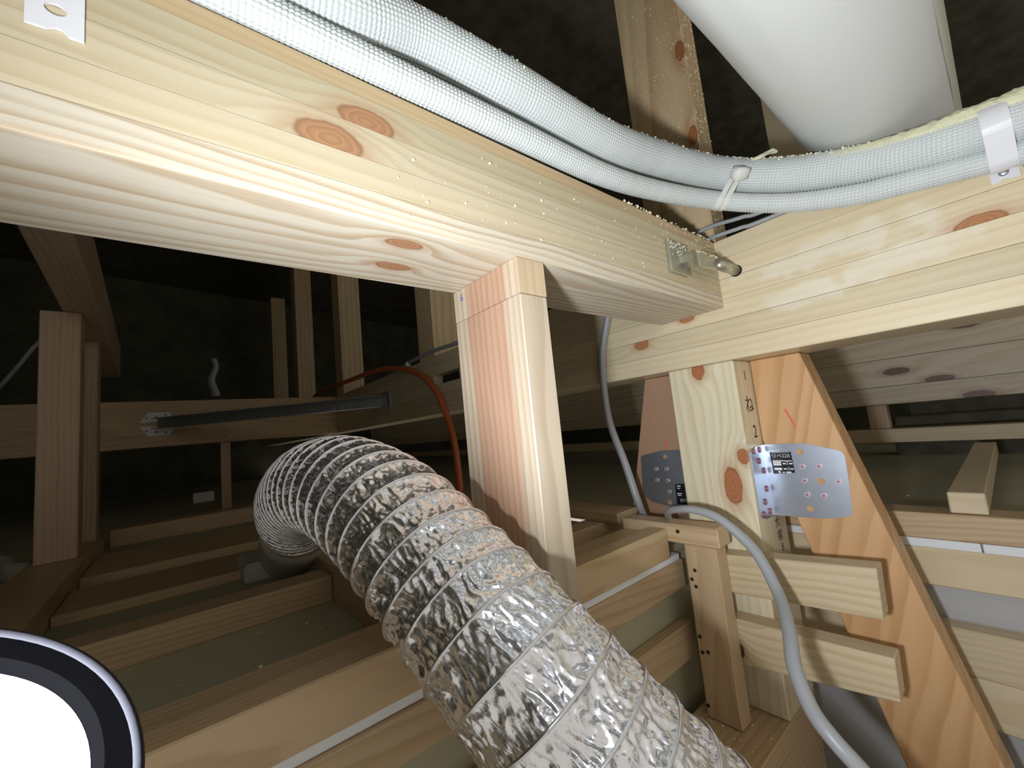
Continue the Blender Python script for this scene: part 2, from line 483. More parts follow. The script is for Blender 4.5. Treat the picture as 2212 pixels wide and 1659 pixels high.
# ------------------------------------------------------------------ cross beam B: six lamellae, one notched
B = thing('cross_beam', 'thick laminated pine beam running to the right edge under the white pipes', 'beam', (0, 0, 0))
zB = [-0.0795 + i * (0.1847 / 6) for i in range(7)]
for i in range(6):
    g = 0.00025
    z0, z1 = zB[i] + (g if i else 0), zB[i + 1] - g
    xo = 0.0004 if i % 2 else 0.0
    if i == 3:
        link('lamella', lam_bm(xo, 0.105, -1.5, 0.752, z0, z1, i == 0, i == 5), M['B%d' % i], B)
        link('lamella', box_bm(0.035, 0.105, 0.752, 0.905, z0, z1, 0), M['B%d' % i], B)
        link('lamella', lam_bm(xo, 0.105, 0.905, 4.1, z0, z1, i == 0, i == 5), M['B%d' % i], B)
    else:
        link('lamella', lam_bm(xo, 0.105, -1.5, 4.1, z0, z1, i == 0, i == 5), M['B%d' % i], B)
link('slot', box_bm(0.0335, 0.0348, 0.752, 0.905, zB[3], zB[4], 0), M['hole'], B)

# ------------------------------------------------------------------ narrow stud P under the tie beam
P = thing('narrow_stud', 'narrow pinkish cedar stud standing upright under the tie beam, partly behind the foil duct', 'stud', (-0.397, 0.052, -0.575))
M['P'] = M['P']
link('body', box_bm(-0.4137, -0.3803, 0.0, 0.105, -0.575, -0.0330, 0.0012), M['P'], P)
link('head', box_bm(-0.4137, -0.3815, 0.0015, 0.105, -0.0330, -0.0002, 0.0006), M['P'], P)
link('cheek', box_bm(-0.4134, -0.3805, -0.0002, 0.0012, -0.0330, -0.0002, 0.0003), M['Pc'], P)
link('stamp', text_bm('6', 0.012, (-0.4139, 0.0895, -0.010), (0, -1, 0), (0, 0, 1), 0.0002), M['blue'], P)

# ------------------------------------------------------------------ post Q under the junction, with braces
QL = (0.0525, 0.0525, -0.584)
Q = thing('timber_post', 'square cream pine post with big brown knots, under the cross beam beside the orange brace', 'post', (0, 0, 0))
link('shaft', box_bm(0.0, 0.105, 0.0, 0.105, -0.584, -0.0800, 0.002), M['Q'], Q)
for s, z, x, sz in (('1', -0.104, 0.036, 0.022), ('ね', -0.150, 0.036, 0.030), ('2', -0.191, 0.041, 0.028), ('大', -0.332, 0.068, 0.018), ('線', -0.352, 0.071, 0.018), ('8', -0.370, 0.074, 0.016)):
    link('ink_mark', text_bm(s, sz, (x, -0.0003, z), (1, 0, 0), (0, 0, 1), 0), M['ink'], Q)

xb0, xb1 = 0.060, 0.105
brR = tag(link('diagonal_brace', prism_bm([(xb0, -0.0012, -0.0802), (xb0, -0.069, -0.0802), (xb0, -0.2155, -0.68), (xb0, -0.1195, -0.68), (xb0, -0.0012, -0.205)], (xb1 - xb0, 0, 0), 0.0015), M['brace'], None, (0, 0, 0)),
          'wide orange diagonal brace leaning down to the lower right corner', 'brace')
bL = tag(link('diagonal_brace', prism_bm([(xb0, 0.1062, -0.0802), (xb0, 0.189, -0.0802), (xb0, 0.333, -0.63), (xb0, 0.234, -0.63), (xb0, 0.1062, -0.145)], (xb1 - xb0, 0, 0), 0.0015), M['brace2'], None, (0, 0, 0)),
         'pinkish diagonal brace leaning left behind the cream post', 'brace')
link('red_mark', prism_bm([onp(x, y, 'x', xb0 - 0.0003) for x, y in [(1693, 884), (1697, 883), (1719, 918), (1717, 924)]], (0.0002, 0, 0), 0), M['red'], brR)
link('red_mark', prism_bm([onp(x, y, 'x', xb0 - 0.0003) for x, y in [(1438, 953), (1442, 953), (1440, 972), (1436, 972)]], (0.0002, 0, 0), 0), M['red'], bL)


def nail(parent, p, n, u, mat_ring, mat_top, r=0.0042):
    v = V(n).cross(V(u)); bm = bmesh.new()
    o = link('nail', cyl_bm(V(p), V(p) + V(n) * 0.0016, r, 12), mat_ring, parent)
    link('nail_slot', cyl_bm(V(p) + V(n) * 0.0014, V(p) + V(n) * 0.0022, r * 0.42, 4), mat_top, o)


# plate on the right brace: a flange on the post's side and a leaf on the brace
PLR = thing('brace_plate', 'galvanised brace plate with a black printed sticker, nailed to the orange brace', 'metal plate', (0.055, -0.05, -0.318))
leaf = [(-0.001, -0.2125), (-0.030, -0.2115), (-0.055, -0.212), (-0.092, -0.2225), (-0.097, -0.2245), (-0.1, -0.229), (-0.1005, -0.236), (-0.1, -0.262), (-0.0975, -0.304),
        (-0.0965, -0.310), (-0.092, -0.3125), (-0.072, -0.317), (-0.050, -0.3185), (-0.001, -0.3185)]
holes = [circ(y, z, 0.0046, 8) for y, z in [(-0.049, -0.2245), (-0.0685, -0.2655), (-0.0495, -0.3055)]]
link('leaf', plate_bm(leaf, holes, (xb0 - 0.0004, 0, 0), (0, 1, 0), (0, 0, 1), -0.0012), M['steel'], PLR)
link('flange', plate_bm([(0.008, -0.219), (0.030, -0.2125), (0.0585, -0.2125), (0.0585, -0.3185), (0.030, -0.3185), (0.008, -0.312)], [], (0, -0.0004, 0), (1, 0, 0), (0, 0, 1), 0.0012), M['steel'], PLR)
for x, z in [(0.020, -0.218), (0.042, -0.218), (0.033, -0.234), (0.046, -0.250), (0.045, -0.277), (0.032, -0.294), (0.044, -0.310), (0.020, -0.310)]:
    nail(PLR, (x, -0.0016, z), (0, -1, 0), (1, 0, 0), M['nail'], M['nailtop'], 0.0046)
for y, z in [(-0.049, -0.2455), (-0.069, -0.245), (-0.049, -0.2655), (-0.0885, -0.2655), (-0.049, -0.2855), (-0.069, -0.286)]:
    nail(PLR, (xb0 - 0.0014, y, z), (-1, 0, 0), (0, 1, 0), M['nailtop'], M['nail'], 0.0038)
xs = xb0 - 0.0020
st = link('sticker', prism_bm([(xs, -0.009, -0.2238), (xs, -0.0375, -0.2238), (xs, -0.0385, -0.2545), (xs, -0.0100, -0.2565)], (0.0003, 0, 0), 0), M['sticker'], PLR)
U_, V_ = (0, -1, 0), (0, 0, 1)
link('lettering', text_bm('リベロⅡ', 0.0070, (xs, -0.0232, -0.2300), U_, V_, 0.0003), M['white'], st)
link('lettering', text_bm('2', 0.0062, (xs, -0.0305, -0.2405), U_, V_, 0.0003), M['white'], st)
link('lettering', text_bm('3', 0.0062, (xs, -0.0315, -0.2488), U_, V_, 0.0003), M['white'], st)
bars = [(-0.0120, -0.0350, -0.2247, 0.0002), (-0.0115, -0.0250, -0.2370, 0.0008), (-0.0115, -0.0225, -0.2390, 0.0018), (-0.0118, -0.0225, -0.2422, 0.0018), (-0.0245, -0.0285, -0.2412, 0.0010),
        (-0.0330, -0.0372, -0.2412, 0.0010), (-0.0245, -0.0370, -0.2372, 0.0006), (-0.0122, -0.0225, -0.2482, 0.0009), (-0.0124, -0.0225, -0.2500, 0.0009), (-0.0245, -0.0295, -0.2490, 0.0009),
        (-0.0335, -0.0375, -0.2490, 0.0009), (-0.0220, -0.0260, -0.2540, 0.0007), (-0.0275, -0.0340, -0.2540, 0.0011)]
bb_ = None
for y0, y1, z, hh in bars:
    q = fromdata([(xs - 0.0003, y0, z - hh), (xs - 0.0003, y1, z - hh), (xs - 0.0003, y1, z + hh), (xs - 0.0003, y0, z + hh)], [(0, 1, 2, 3)])
    bb_ = q if bb_ is None else merge(bb_, q)
link('small_print', bb_, M['white'], st)
link('logo', prism_bm([(xs - 0.0003, -0.0185 + 0.0017 * math.cos(t), -0.2537 + 0.0017 * math.sin(t)) for t in [k * math.pi / 6 for k in range(12)]], (0.0001, 0, 0), 0), M['white'], st)

PLL = thing('brace_plate', 'dull shaded brace plate nailed to the pinkish brace left of the cream post', 'metal plate', (0.055, 0.16, -0.318))
leaf2 = [(0.106, -0.2165), (0.150, -0.2165), (0.172, -0.217), (0.212, -0.2245), (0.219, -0.229), (0.224, -0.290), (0.221, -0.305), (0.205, -0.314), (0.170, -0.3195), (0.106, -0.3195)]
link('leaf', plate_bm(leaf2, [circ(0.167, -0.2285, 0.0046, 8), circ(0.170, -0.312, 0.0046, 8)], (xb0 - 0.0004, 0, 0), (0, 1, 0), (0, 0, 1), -0.0012), M['steel'], PLL)
link('flange', plate_bm([(0.008, -0.219), (0.0585, -0.2125), (0.0585, -0.3185), (0.008, -0.312)], [], (0, 0.1058, 0), (1, 0, 0), (0, 0, 1), -0.0008), M['steel'], PLL)
for x, y in [(1418, 1013), (1440, 1013), (1420, 1037), (1443, 1038), (1446, 1062)]:
    nail(PLL, onp(x, y, 'x', xb0 - 0.0014), (-1, 0, 0), (0, 1, 0), M['nailtop'], M['nail'], 0.0038)
q = [onp(x, y, 'x', xs) for x, y in [(1458, 1046), (1488, 1044), (1500, 1090), (1463, 1089)]]
st2 = link('sticker', prism_bm(q, (0.0003, 0, 0), 0), M['sticker'], PLL)
c_ = onp(1481, 1081, 'x', xs)
link('lettering', text_bm('リベロⅡ', 0.0080, c_ + V((0, -0.004, 0)), (0, 1, 0), (0, 0, -1), 0.0003), M['white'], st2)
for x, y, w_, h_ in [(1466, 1050, 4, 1.3), (1466, 1055, 3, 1), (1468, 1066, 5, 1.0), (1468, 1070, 4, 1.0)]:
    link('small_print', fromdata([onp(x + a * w_, y + b * h_, 'x', xs - 0.0003) for a, b in [(-1, -1), (1, -1), (1, 1), (-1, 1)]], [(0, 1, 2, 3)]), M['white'], st2)

# ------------------------------------------------------------------ struts that stand on the cross beam
ZT = 0.1054
grp = 'roof struts standing on the cross beam'
R_ = tag(link('roof_strut', box_bm(0.018, 0.066, 0.004, 0.118, ZT, 1.15, 0.0015), M['R'], None, (0.018, 0, 0.0)),
         'dusty pine roof strut rising behind the white pipes, next to the fat duct', 'strut', grp)
for y0, lab in ((0.885, 'pale roof strut just left of the narrow stud, nearest of the row behind it'),
                (1.80, 'dim roof strut in the row behind the tie beam, second back from the narrow stud'),
                (2.71, 'dim roof strut with a grey stain, third back from the narrow stud'),
                (3.55, 'darkest roof strut at the far end of the row on the cross beam')):
    piece('roof_strut', (0.0, 0.105), (y0, y0 + 0.105), (ZT, 1.15), M['R'], lab, 'strut', grp)
piece('roof_strut', (0.72, 0.80), (0.0, 0.09), (0.0, 1.15), M['pale'], 'pale roof strut half hidden behind the fat white duct', 'strut')

# ------------------------------------------------------------------ far beams on the left
C_ = piece('far_beam', (-2.1, -0.0008), (1.92, 2.025), (-0.0795, 0.105), M['dark'], 'long brown beam far back on the left, with the steel corner brace on it', 'beam')
tag(link('high_beam', prism_bm([(-0.806, 0.40, 0.2005), (-0.752, 0.40, 0.2005), (-0.800, 1.915, 0.2005), (-0.864, 1.915, 0.2005)], (0, 0, 0.12), 0.002), M['darky'], None, (-0.8, 1.1, 0.2005)), 'brown beam high on the far left, seen from below on top of a post', 'beam')
piece('far_post', (-0.862, -0.800), (1.015, 1.075), (-0.325, 0.1995), M['darkz'], 'reddish brown post on the far left under the high beam', 'post')
piece('far_post', (-0.850, -0.800), (1.29, 1.35), (ZF + 0.0005, 0.1995), M['darkz'], 'dimmer post close behind the reddish brown post on the far left', 'post')

c0 = onp(488, 1000, 'y', 1.95)
piece('far_stud', (c0.x - 0.018, c0.x + 0.018), (1.95, 1.985), (ZF + 0.0005, -0.0800), M['darkz'], 'thin dim stud under the far beam, left of the foil duct', 'stud')

# ------------------------------------------------------------------ ceiling battens, left side
grp = 'battens of the raised ceiling left of the cream post'
YJ = 0.107
battens = [
    ('ceiling_batten', (-1.6, -0.0646), (YJ, YJ + 0.030), (ZF, -0.324), 'jx', 'batten on top of the white board edge, nearest long one behind the foil duct'),
    ('ceiling_batten', (-1.6, -0.032), (YJ, YJ + 0.018), (-0.418, ZF - 0.0095), 'jx', 'batten just below the white board edge behind the foil duct'),
    ('ceiling_batten', (-1.6, -0.032), (YJ, YJ + 0.018), (-0.519, -0.469), 'jx', 'lowest batten on the green panel behind the foil duct'),
    ('ceiling_batten', (-1.6, -0.0646), (0.146, 0.186), (ZF, -0.332), 'jx', 'second long batten back, lying right behind the nearest one'),
    ('ceiling_batten', (-1.6, -0.4705), (0.400, 0.448), (ZF, -0.332), 'jx', 'lone batten across the dark green floor left of the duct'),
    ('ceiling_batten', (-0.47, -0.44), (0.21, 0.62), (ZF, -0.320), 'jy', 'short reddish brown board under the foil duct, beside the milky fitting'),
    ('ceiling_plank', (-0.784, -0.12), (0.66, 0.83), (ZF, -0.352), 'jx', 'dim flat plank behind the milky fitting'),
    ('ceiling_plank', (-0.784, -0.12), (0.90, 1.16), (ZF, -0.348), 'jx', 'wide dim flat plank in front of the black opening'),
    ('ceiling_batten', (-0.784, -0.12), (1.40, 1.50), (ZF, -0.320), 'jx', 'farthest dim batten below the steel corner brace'),
    ('ceiling_batten', (-0.875, -0.785), (0.452, 1.28), (ZF, -0.3255), 'jy', 'dim brown batten on the floor running up to the far left post'),
    ('ceiling_batten', (-0.052, 0.006), (0.205, 0.80), (-0.3315, -0.313), 'jy', 'short batten with a pale sawn end above the corner, beside the grey cable'),
    ('ceiling_batten', (-0.28, 0.006), (0.240, 0.285), (ZF, -0.332), 'jx', 'short batten under the pale sawn end, behind the narrow stud'),
]
for nm, x, y, z, mt, lab in battens:
    piece(nm, x, y, z, M[mt], lab, 'batten', grp)
tag(link('board_edge', box_bm(-1.6, -0.036, YJ + 0.003, 0.1245, ZF - 0.0093, ZF - 0.0003, 0.0005), M['gypedge'], None, (-0.8, 0.11, ZF)), 'white plasterboard edge between two battens behind the foil duct', 'board')
tag(link('plaster_panel', box_bm(-1.6, 0.05, YJ + 0.0185, YJ + 0.028, -0.79, ZF - 0.010, 0), M['gyp'], None, (-0.8, 0.12, -0.79)), 'upright greenish plasterboard behind the lower battens', 'panel')

tag(link('corner_stud', box_bm(-0.060, -0.0305, 0.0375, 0.0855, -0.5835, -0.3445, 0.0015), M['jz'], None, (-0.045, 0.06, -0.5835)),
    'short upright stud with nail heads at the corner left of the two pale boards', 'stud')
CS = bpy.data.objects['corner_stud']
for x, y in [(1501, 1232), (1495, 1251), (1504, 1267), (1512, 1375), (1518, 1409), (1530, 1409), (1530, 1524)]:
    p = onp(x, y, 'x', -0.0601); link('nail_hole', cyl_bm(p + V((-0.0008, 0, 0)), p + V((0.002, 0, 0)), 0.0026, 8), M['hole'], CS)
tag(link('corner_block', prism_bm([(-0.064, 0.030, -0.3165), (-0.064, 0.19, -0.3165), (-0.064, 0.19, -0.344), (-0.064, 0.030, -0.344)], (0.036, 0, 0), 0.0025), M['jy'], None, (-0.046, 0.1, -0.344)),
    'thick sawn block lying on top of the corner stud under the grey cable', 'block')
p = onp(1464, 1148, 'x', -0.0641)
link('nail_hole', cyl_bm(p + V((-0.0008, 0, 0)), p + V((0.002, 0, 0)), 0.003, 8), M['hole'], bpy.data.objects['corner_block'])

for pts, lab in (([(1530, 1194), (1893, 1228), (1909, 1341), (1545, 1274)], 'upper of two pale boards nailed across the cream post'),
                 ([(1558, 1329), (1932, 1424), (1946, 1520), (1572, 1428)], 'lower of two pale boards nailed across the cream post, with a dark knot')):
    q = [onp(x, y, 'x', -0.0300) for x, y in pts]
    tag(link('pale_board', prism_bm(q, (0.0292, 0, 0), 0.0012), M['board'], None, (0, 0, 0)), lab, 'board', 'short pale boards nailed across the post')

piece('sill_beam', (-1.6, 0.105), (0.0, 0.105), (-0.79, -0.5845), M['jx'], 'flat dusty timber at the bottom that carries the cream post', 'beam')

# ------------------------------------------------------------------ right side: the mirrored ceiling edge behind the orange brace
grp = 'battens of the ceiling edge behind the orange brace'
XR = 0.180
for z, x, mt, lab in (((-0.3622, -0.3265), (XR, XR + 0.05), 'jy', 'top batten with reddish grain at the right edge, above the white board edge'),
                      ((-0.427, -0.3742), (XR, XR + 0.018), 'pale', 'yellowish batten just below the white board edge at the right'),
                      ((-0.535, -0.475), (XR - 0.012, XR + 0.018), 'pale', 'pale grained batten below the grey panel at the right edge'),
                      ((-0.598, -0.536), (XR - 0.010, XR + 0.018), 'pale', 'lowest pale batten at the lower right edge')):
    piece('edge_batten', x, (-1.2, 0.11), z, M[mt], lab, 'batten', grp)
tag(link('board_edge', box_bm(XR - 0.0015, XR + 0.009, -0.2005, 0.11, -0.3740, -0.3624, 0.0005), M['gypedge'], None, (XR, 0, ZF)), 'white plasterboard edge behind the orange brace, left sheet', 'board', 'white board edges right')
tag(link('board_edge', box_bm(XR - 0.0015, XR + 0.009, -1.2, -0.2025, -0.3740, -0.3624, 0.0005), M['gypedge'], None, (XR, -0.6, ZF)), 'white plasterboard edge at the right picture edge, right sheet', 'board', 'white board edges right')
tag(link('plaster_panel', box_bm(XR + 0.0185, XR + 0.028, -1.2, 0.11, -0.79, ZF - 0.010, 0), M['gypgrey'], None, (XR, -0.5, -0.79)), 'grey plasterboard between the battens at the right edge', 'panel')
piece('floor_batten', (XR + 0.006, 0.90), (-0.214, -0.178), (-0.3258, -0.297), M['pale'], 'batten with a pale sawn end pointing at the viewer, on the right', 'batten')
RB = thing('rear_beam', 'pale knotty beam behind the cross beam on the right', 'beam', (0.91, 0, -0.186))
zR = [-0.186, -0.135, -0.058, 0.02]
for i, kn in enumerate(([(2115, 852)], [(2030, 818), (1935, 802)], [(2085, 700)])):
    kk = [tuple(onp(x, y, 'x', 0.91)) + (0.030, 0.010) for x, y in kn]
    mt = wood('pale_rear_lamella', (0.64, 0.55, 0.40), (0.50, 0.38, 0.24), 'y', 0.014, (0.05 + 0.02 * i, 0.06), (0.03, 0.02), 0.010, kk, knotcol=(0.16, 0.08, 0.05), contrast=0.6, loc=(0.91, 0, -0.186))
    link('lamella', lam_bm(0.91, 1.015, -1.5, 3.9, zR[i] + 0.0006, zR[i + 1] - 0.0006, i == 0, i == 2), mt, RB)
piece('rear_beam', (0.91, 0.97), (-1.5, 3.9), (-0.292, -0.255), M['pale'], 'thin pale rail below the rear beam on the right', 'rail')
piece('rear_stud', (0.95, 0.99), (-0.02, 0.025), (-0.255, -0.187), M['darkz'], 'short dark stud between the rear beam and the thin rail', 'stud')
for x0 in (1.25, 1.7):
    piece('insulation_slab', (x0, x0 + 0.08), (-1.2, 0.02), (ZF, -0.24 + (x0 - 1.25) * 0.1), M['roof'], 'dark slab behind the thin rail, ' + ('nearer one' if x0 < 1.5 else 'farther one'), 'insulation')

# ------------------------------------------------------------------ the two insulated pipes
small = [V((-1.4, 0.002, 0.1175)), V((-1.0, 0.001, 0.1175)), V((-0.75, 0.0, 0.1175)), V((-0.64, 0.0, 0.1178)), at(740, 113, 0.285), at(1108, 288, 0.383), at(1300, 377, 0.467), at(1424, 413, 0.535), at(1556, 434, 0.575),
         at(1692, 439, 0.540), at(1836, 423, 0.493), at(1960, 394, 0.454), at(2137, 348, 0.409), at(2350, 285, 0.365), at(2700, 160, 0.31)]
large = [V((-1.4, 0.004, 0.153)), V((-1.0, 0.004, 0.153)), V((-0.75, 0.004, 0.1535)), V((-0.58, 0.004, 0.1545)), at(900, 88, 0.338), at(1108, 197, 0.392), at(1300, 304, 0.475), at(1424, 346, 0.545), at(1556, 376, 0.585), at(1692, 379, 0.548),
         at(1836, 360, 0.498), at(1960, 332, 0.456), at(2090, 294, 0.418), at(2300, 225, 0.37), at(2700, 90, 0.31)]


def insulated_pipe(name, pts, r, label):
    n = 2000; path, L = spline(pts, n); ds = L / (n - 1)
    cell = 0.0036; nc = int(round(2 * math.pi * r / 0.0034)); seg = nc * 4

    def rad(i, k, s):
        a = abs(math.sin(math.pi * i * ds / cell)); b = abs(math.sin(math.pi * k / s * nc))
        rr = r * (1.05 - 0.10 * i / n) if r > 0.015 else r
        return rr - 0.0017 + 0.0017 * (a ** 0.5) * (0.3 + 0.7 * b ** 0.5)
    o = link(name, tube_bm(path, rad, seg), M['pipe'], None, (0, 0, 0), True)
    return tag(o, label, 'pipe', 'white insulated pipes along the beams'), path


sp, spath = insulated_pipe('insulated_pipe', small, 0.0124, 'thinner lower white quilted pipe lying along the top of both beams')
lp, lpath = insulated_pipe('insulated_pipe', large, 0.0228, 'thicker upper white quilted pipe with yellow foam dust along its top')


def nearest(path, p):
    i = min(range(len(path)), key=lambda k: (path[k] - p).length)
    return i


def hull_loop(ca, ra, cb, rb, e1, e2, n=40):
    """outline round two circles in the plane (e1, e2): list of (point, normal)"""
    out = []
    for k in range(n):
        a = 2 * math.pi * k / n; d = e1 * math.cos(a) + e2 * math.sin(a)
        sa, sb = ca.dot(d) + ra, cb.dot(d) + rb
        out.append(((ca + d * ra) if sa > sb else (cb + d * rb), d))
    return out


i1 = nearest(spath, at(1556, 434, 0.575)); i2 = nearest(lpath, at(1568, 378, 0.585))
t_ = (spath[i1 + 1] - spath[i1 - 1]).normalized()
e1 = (lpath[i2] - spath[i1]); e1 = (e1 - t_ * e1.dot(t_)).normalized(); e2 = t_.cross(e1)
ca, cb = spath[i1], lpath[i2]
tie = thing('cable_tie', 'ivory nylon tie strapped round both white pipes at the bend', 'cable tie', tuple(ca))
loop = hull_loop(ca, 0.0118, cb, 0.0218, e1, e2)
sk = [(p + t_ * 0.012 * ((p - ca).dot(e1) / 0.05), n) for p, n in loop]
for o_ in (-0.0042, 0.0042):
    link('strap', ribbon_bm([(p + t_ * o_, n) for p, n in sk], t_ * 0.0072, 0.0013), M['tie'], tie)
hp = at(1592, 374, 0.552)
hd = (at(1625, 372, 0.556) - hp).normalized(); hu = (at(1592, 352, 0.556) - hp).normalized()
hb = tube_bm([hp - hd * 0.006, hp - hd * 0.003, hp + hd * 0.008, hp + hd * 0.014, hp + hd * 0.0165], lambda i, k, s: (0.005, 0.0105, 0.0110, 0.009, 0.003)[i] * (0.85 + 0.15 * math.cos(2 * k)), 12)
link('lump', hb, M['tie'], tie, smooth=True)


def saddle(name, label, c_small, c_large, along, out, up, foot_o, foot_len, hole):
    """white strap over both pipes with a screwed foot. out = away from the beam's face"""
    t = thing(name, label, 'pipe clip', tuple(foot_o))
    w = along * 0.0185
    lp_ = [(p, n) for p, n in hull_loop(c_small, 0.0122, c_large, 0.0224, out, up, 48)]
    # keep the outer half of the outline, from below the thin pipe round to above the thick one
    half = [q for q in lp_ if q[1].dot(out) > -0.15]
    half.sort(key=lambda q: math.atan2(q[1].dot(up), q[1].dot(out)))
    link('strap', ribbon_bm(half, w, 0.0012, False), M['plastic'], t)
    n = along.cross(up)
    s = 1 if n.dot(out) > 0 else -1
    L = foot_len
    outer = [(-0.0095, 0), (-0.0095, L), (0.0095, L), (0.0095, 0), (0.0045, -0.0002), (0.002, 0.0022), (0.0, 0.0022), (-0.003, 0.0003)]
    pl = link('foot', plate_bm(outer, [[(1.25 * a, b) for a, b in circ(0.0, 0.0115, 0.0030, 18)]] if hole else [], foot_o + out * 0.0002, along, up, 0.0014 * s), M['plastic'], t)
    return t


i1 = nearest(spath, onp(2160, 342, 'x', -0.02)); i2 = nearest(lpath, onp(2165, 270, 'x', -0.03))
yy = -0.2845
cs, cl = V((spath[i1].x, yy, spath[i1].z)), V((lpath[i2].x, yy, lpath[i2].z))
sd = saddle('pipe_clip', 'white plastic clip screwed to the cross beam at the right edge, holding both pipes', cs, cl, V((0, 1, 0)), V((-1, 0, 0)), V((0, 0, 1)), V((0, yy, 0.0475)), 0.0165, False)
pc = V((-0.0018, yy + 0.0005, 0.0560))
link('screw', tube_bm([pc, pc + V((-0.0012, 0, 0)), pc + V((-0.002, 0, 0))], lambda i, k, s: (0.0038, 0.0036, 0.002)[i], 16, up=V((0, 0, 1))), M['steel'], sd, smooth=True)
i1 = nearest(spath, V((-0.688, 0, 0.117))); i2 = nearest(lpath, V((-0.688, 0, 0.16)))
cs, cl = V((-0.688, spath[i1].y, spath[i1].z)), V((-0.688, lpath[i2].y, lpath[i2].z))
saddle('pipe_clip', 'white metal clip foot with a round hole on the tie beam, top left corner', cs, cl, V((1, 0, 0)), V((0, -1, 0)), V((0, 0, 1)), V((-0.688, 0, 0.0535)), 0.048, True)

# bolt head at the right picture edge
bt = thing('hex_bolt', 'zinc bolt head with washer on the cross beam at the right picture edge', 'bolt', (0, -0.306, 0.061))
link('washer', cyl_bm((-0.0002, -0.306, 0.061), (-0.003, -0.306, 0.061), 0.011, 24), M['steeld'], bt)
link('head', cyl_bm((-0.003, -0.306, 0.061), (-0.011, -0.306, 0.061), 0.0075, 6), M['steeld'], bt)

# strap bolt at the end of the tie beam
SB = thing('strap_bolt', 'zinc strap bolt at the end of the tie beam, rod entering the cross beam', 'bolt', (-0.12, -0.002, 0.03))
link('plate_washer', box_bm(-0.150, -0.103, -0.0048, -0.0003, 0.031, 0.0745, 0.0008), M['steeld'], SB)
link('stamped_mark', text_bm('VS', 0.013, (-0.122, -0.0050, 0.054), (0, 0, 1), (-1, 0, 0), 0), M['crumb'], SB)
link('nut', cyl_bm((-0.113, -0.0048, 0.051), (-0.113, -0.0135, 0.051), 0.0105, 6), M['steeld'], SB)
link('paddle', prism_bm([(-0.100, -0.014, 0.040), (-0.100, -0.014, 0.062), (-0.060, -0.018, 0.059), (-0.044, -0.0215, 0.0535), (-0.044, -0.0215, 0.046), (-0.060, -0.018, 0.041)], (0, -0.0045, 0), 0.0008), M['steeld'], SB)
link('rod', cyl_bm((-0.058, -0.0235, 0.050), (-0.0002, -0.0245, 0.050), 0.0074, 18), M['steeld'], SB, smooth=True)
link('bored_hole', cyl_bm((-0.0006, -0.0250, 0.0497), (-0.0001, -0.0250, 0.0497), 0.0086, 20), M['hole'], SB)

# ------------------------------------------------------------------ fat white duct overhead, parallel to the tie beam
DY, DZ, DR = -0.1952, 0.2245, 0.0757
fd = thing('fat_duct', 'fat smooth white duct overhead at the upper right', 'duct', (0, DY, DZ - DR))
pth = [V((x, DY, DZ)) for x in [-1.2 + 0.06 * i for i in range(48)]]
link('jacket', tube_bm(pth, lambda i, k, s: DR + 0.0012 * noise.noise(V((i * 0.5, k * 0.35, 3.1))), 72, up=V((0, 0, 1))), M['duct'], fd, smooth=True)
bm = bmesh.new(); rows = []
for i in range(60):
    x = -1.2 + 0.0475 * i; row = []
    for k in range(9):
        a = math.radians(187 + k * 2.2) + 0.025 * noise.noise(V((x * 6, 0, 1)))
        edge = 0.0002 if k in (0, 8) else 0.0009
        rr = DR + edge + 0.0005 * noise.noise(V((x * 14, k * 0.5, 7)))
        row.append(bm.verts.new((x, DY + rr * math.cos(a), DZ + rr * math.sin(a))))
    rows.append(row)
for i in range(59):
    for k in range(8): bm.faces.new([rows[i][k], rows[i][k + 1], rows[i + 1][k + 1], rows[i + 1][k]])
link('seam_tape', bm, M['seam'], fd, smooth=True)

# ------------------------------------------------------------------ flexible foil duct
dpts = [at(1640, 1980, 0.225), at(1480, 1810, 0.232), at(1330, 1660, 0.240), at(1130, 1440, 0.262), at(985, 1275, 0.300), at(850, 1125, 0.352), at(752, 1058, 0.412), at(686, 1052, 0.475),
        at(652, 1076, 0.54), at(645, 1105, 0.585), at(655, 1128, 0.615)]
FR = 0.0525
N = 1200; path, L = spline(dpts, N); ds = L / (N - 1)
SEG = 300
fx = thing('foil_duct', 'crumpled silver flexible duct arching from the bottom edge to the left', 'duct', tuple(path[-1]))
# helix phase along the length: wire turns bunch up towards the far bend
phase = [0.0]
for i in range(1, N):
    s = i / N; pitch = 0.0245 - 0.010 * max(0.0, (s - 0.25)) / 0.75
    phase.append(phase[-1] + ds / pitch)


def hx(i, a):
    return phase[i] + a / (2 * math.pi)


def foil_r(i, k, s):
    a = 2 * math.pi * k / s; ph = hx(i, a); f = ph - math.floor(ph); idx = math.floor(ph)
    sag = math.sin(math.pi * f) ** 0.7
    ux, uy = math.cos(a), math.sin(a); z = i * ds
    amp = min(1.0, sag * 1.6)
    q = V((ux * 3.2, uy * 3.2, z * 38 + idx * 1.7))
    w = V((noise.noise(q * 1.3), noise.noise(q * 1.3 + V((9, 1, 4))), 0)) * 0.55
    r1 = 1 - abs(noise.noise(V((ux * 5.5, uy * 5.5, z * 34 + idx * 3.1)) + w)) * 2.2
    r2 = 1 - abs(noise.noise(V((ux * 11 + 4, uy * 11, z * 75 + idx * 5.3)) + w * 1.6)) * 2.2
    r3 = 1 - abs(noise.noise(V((ux * 21, uy * 21 + 7, z * 150 + idx)) + w * 2)) * 2
    return FR - 0.0030 * sag + amp * (0.0013 * r1 + 0.0015 * r2 + 0.0009 * r3) - 0.0012 * amp


link('foil_skin', tube_bm(path, foil_r, SEG, False), M['foil'], fx, smooth=True)
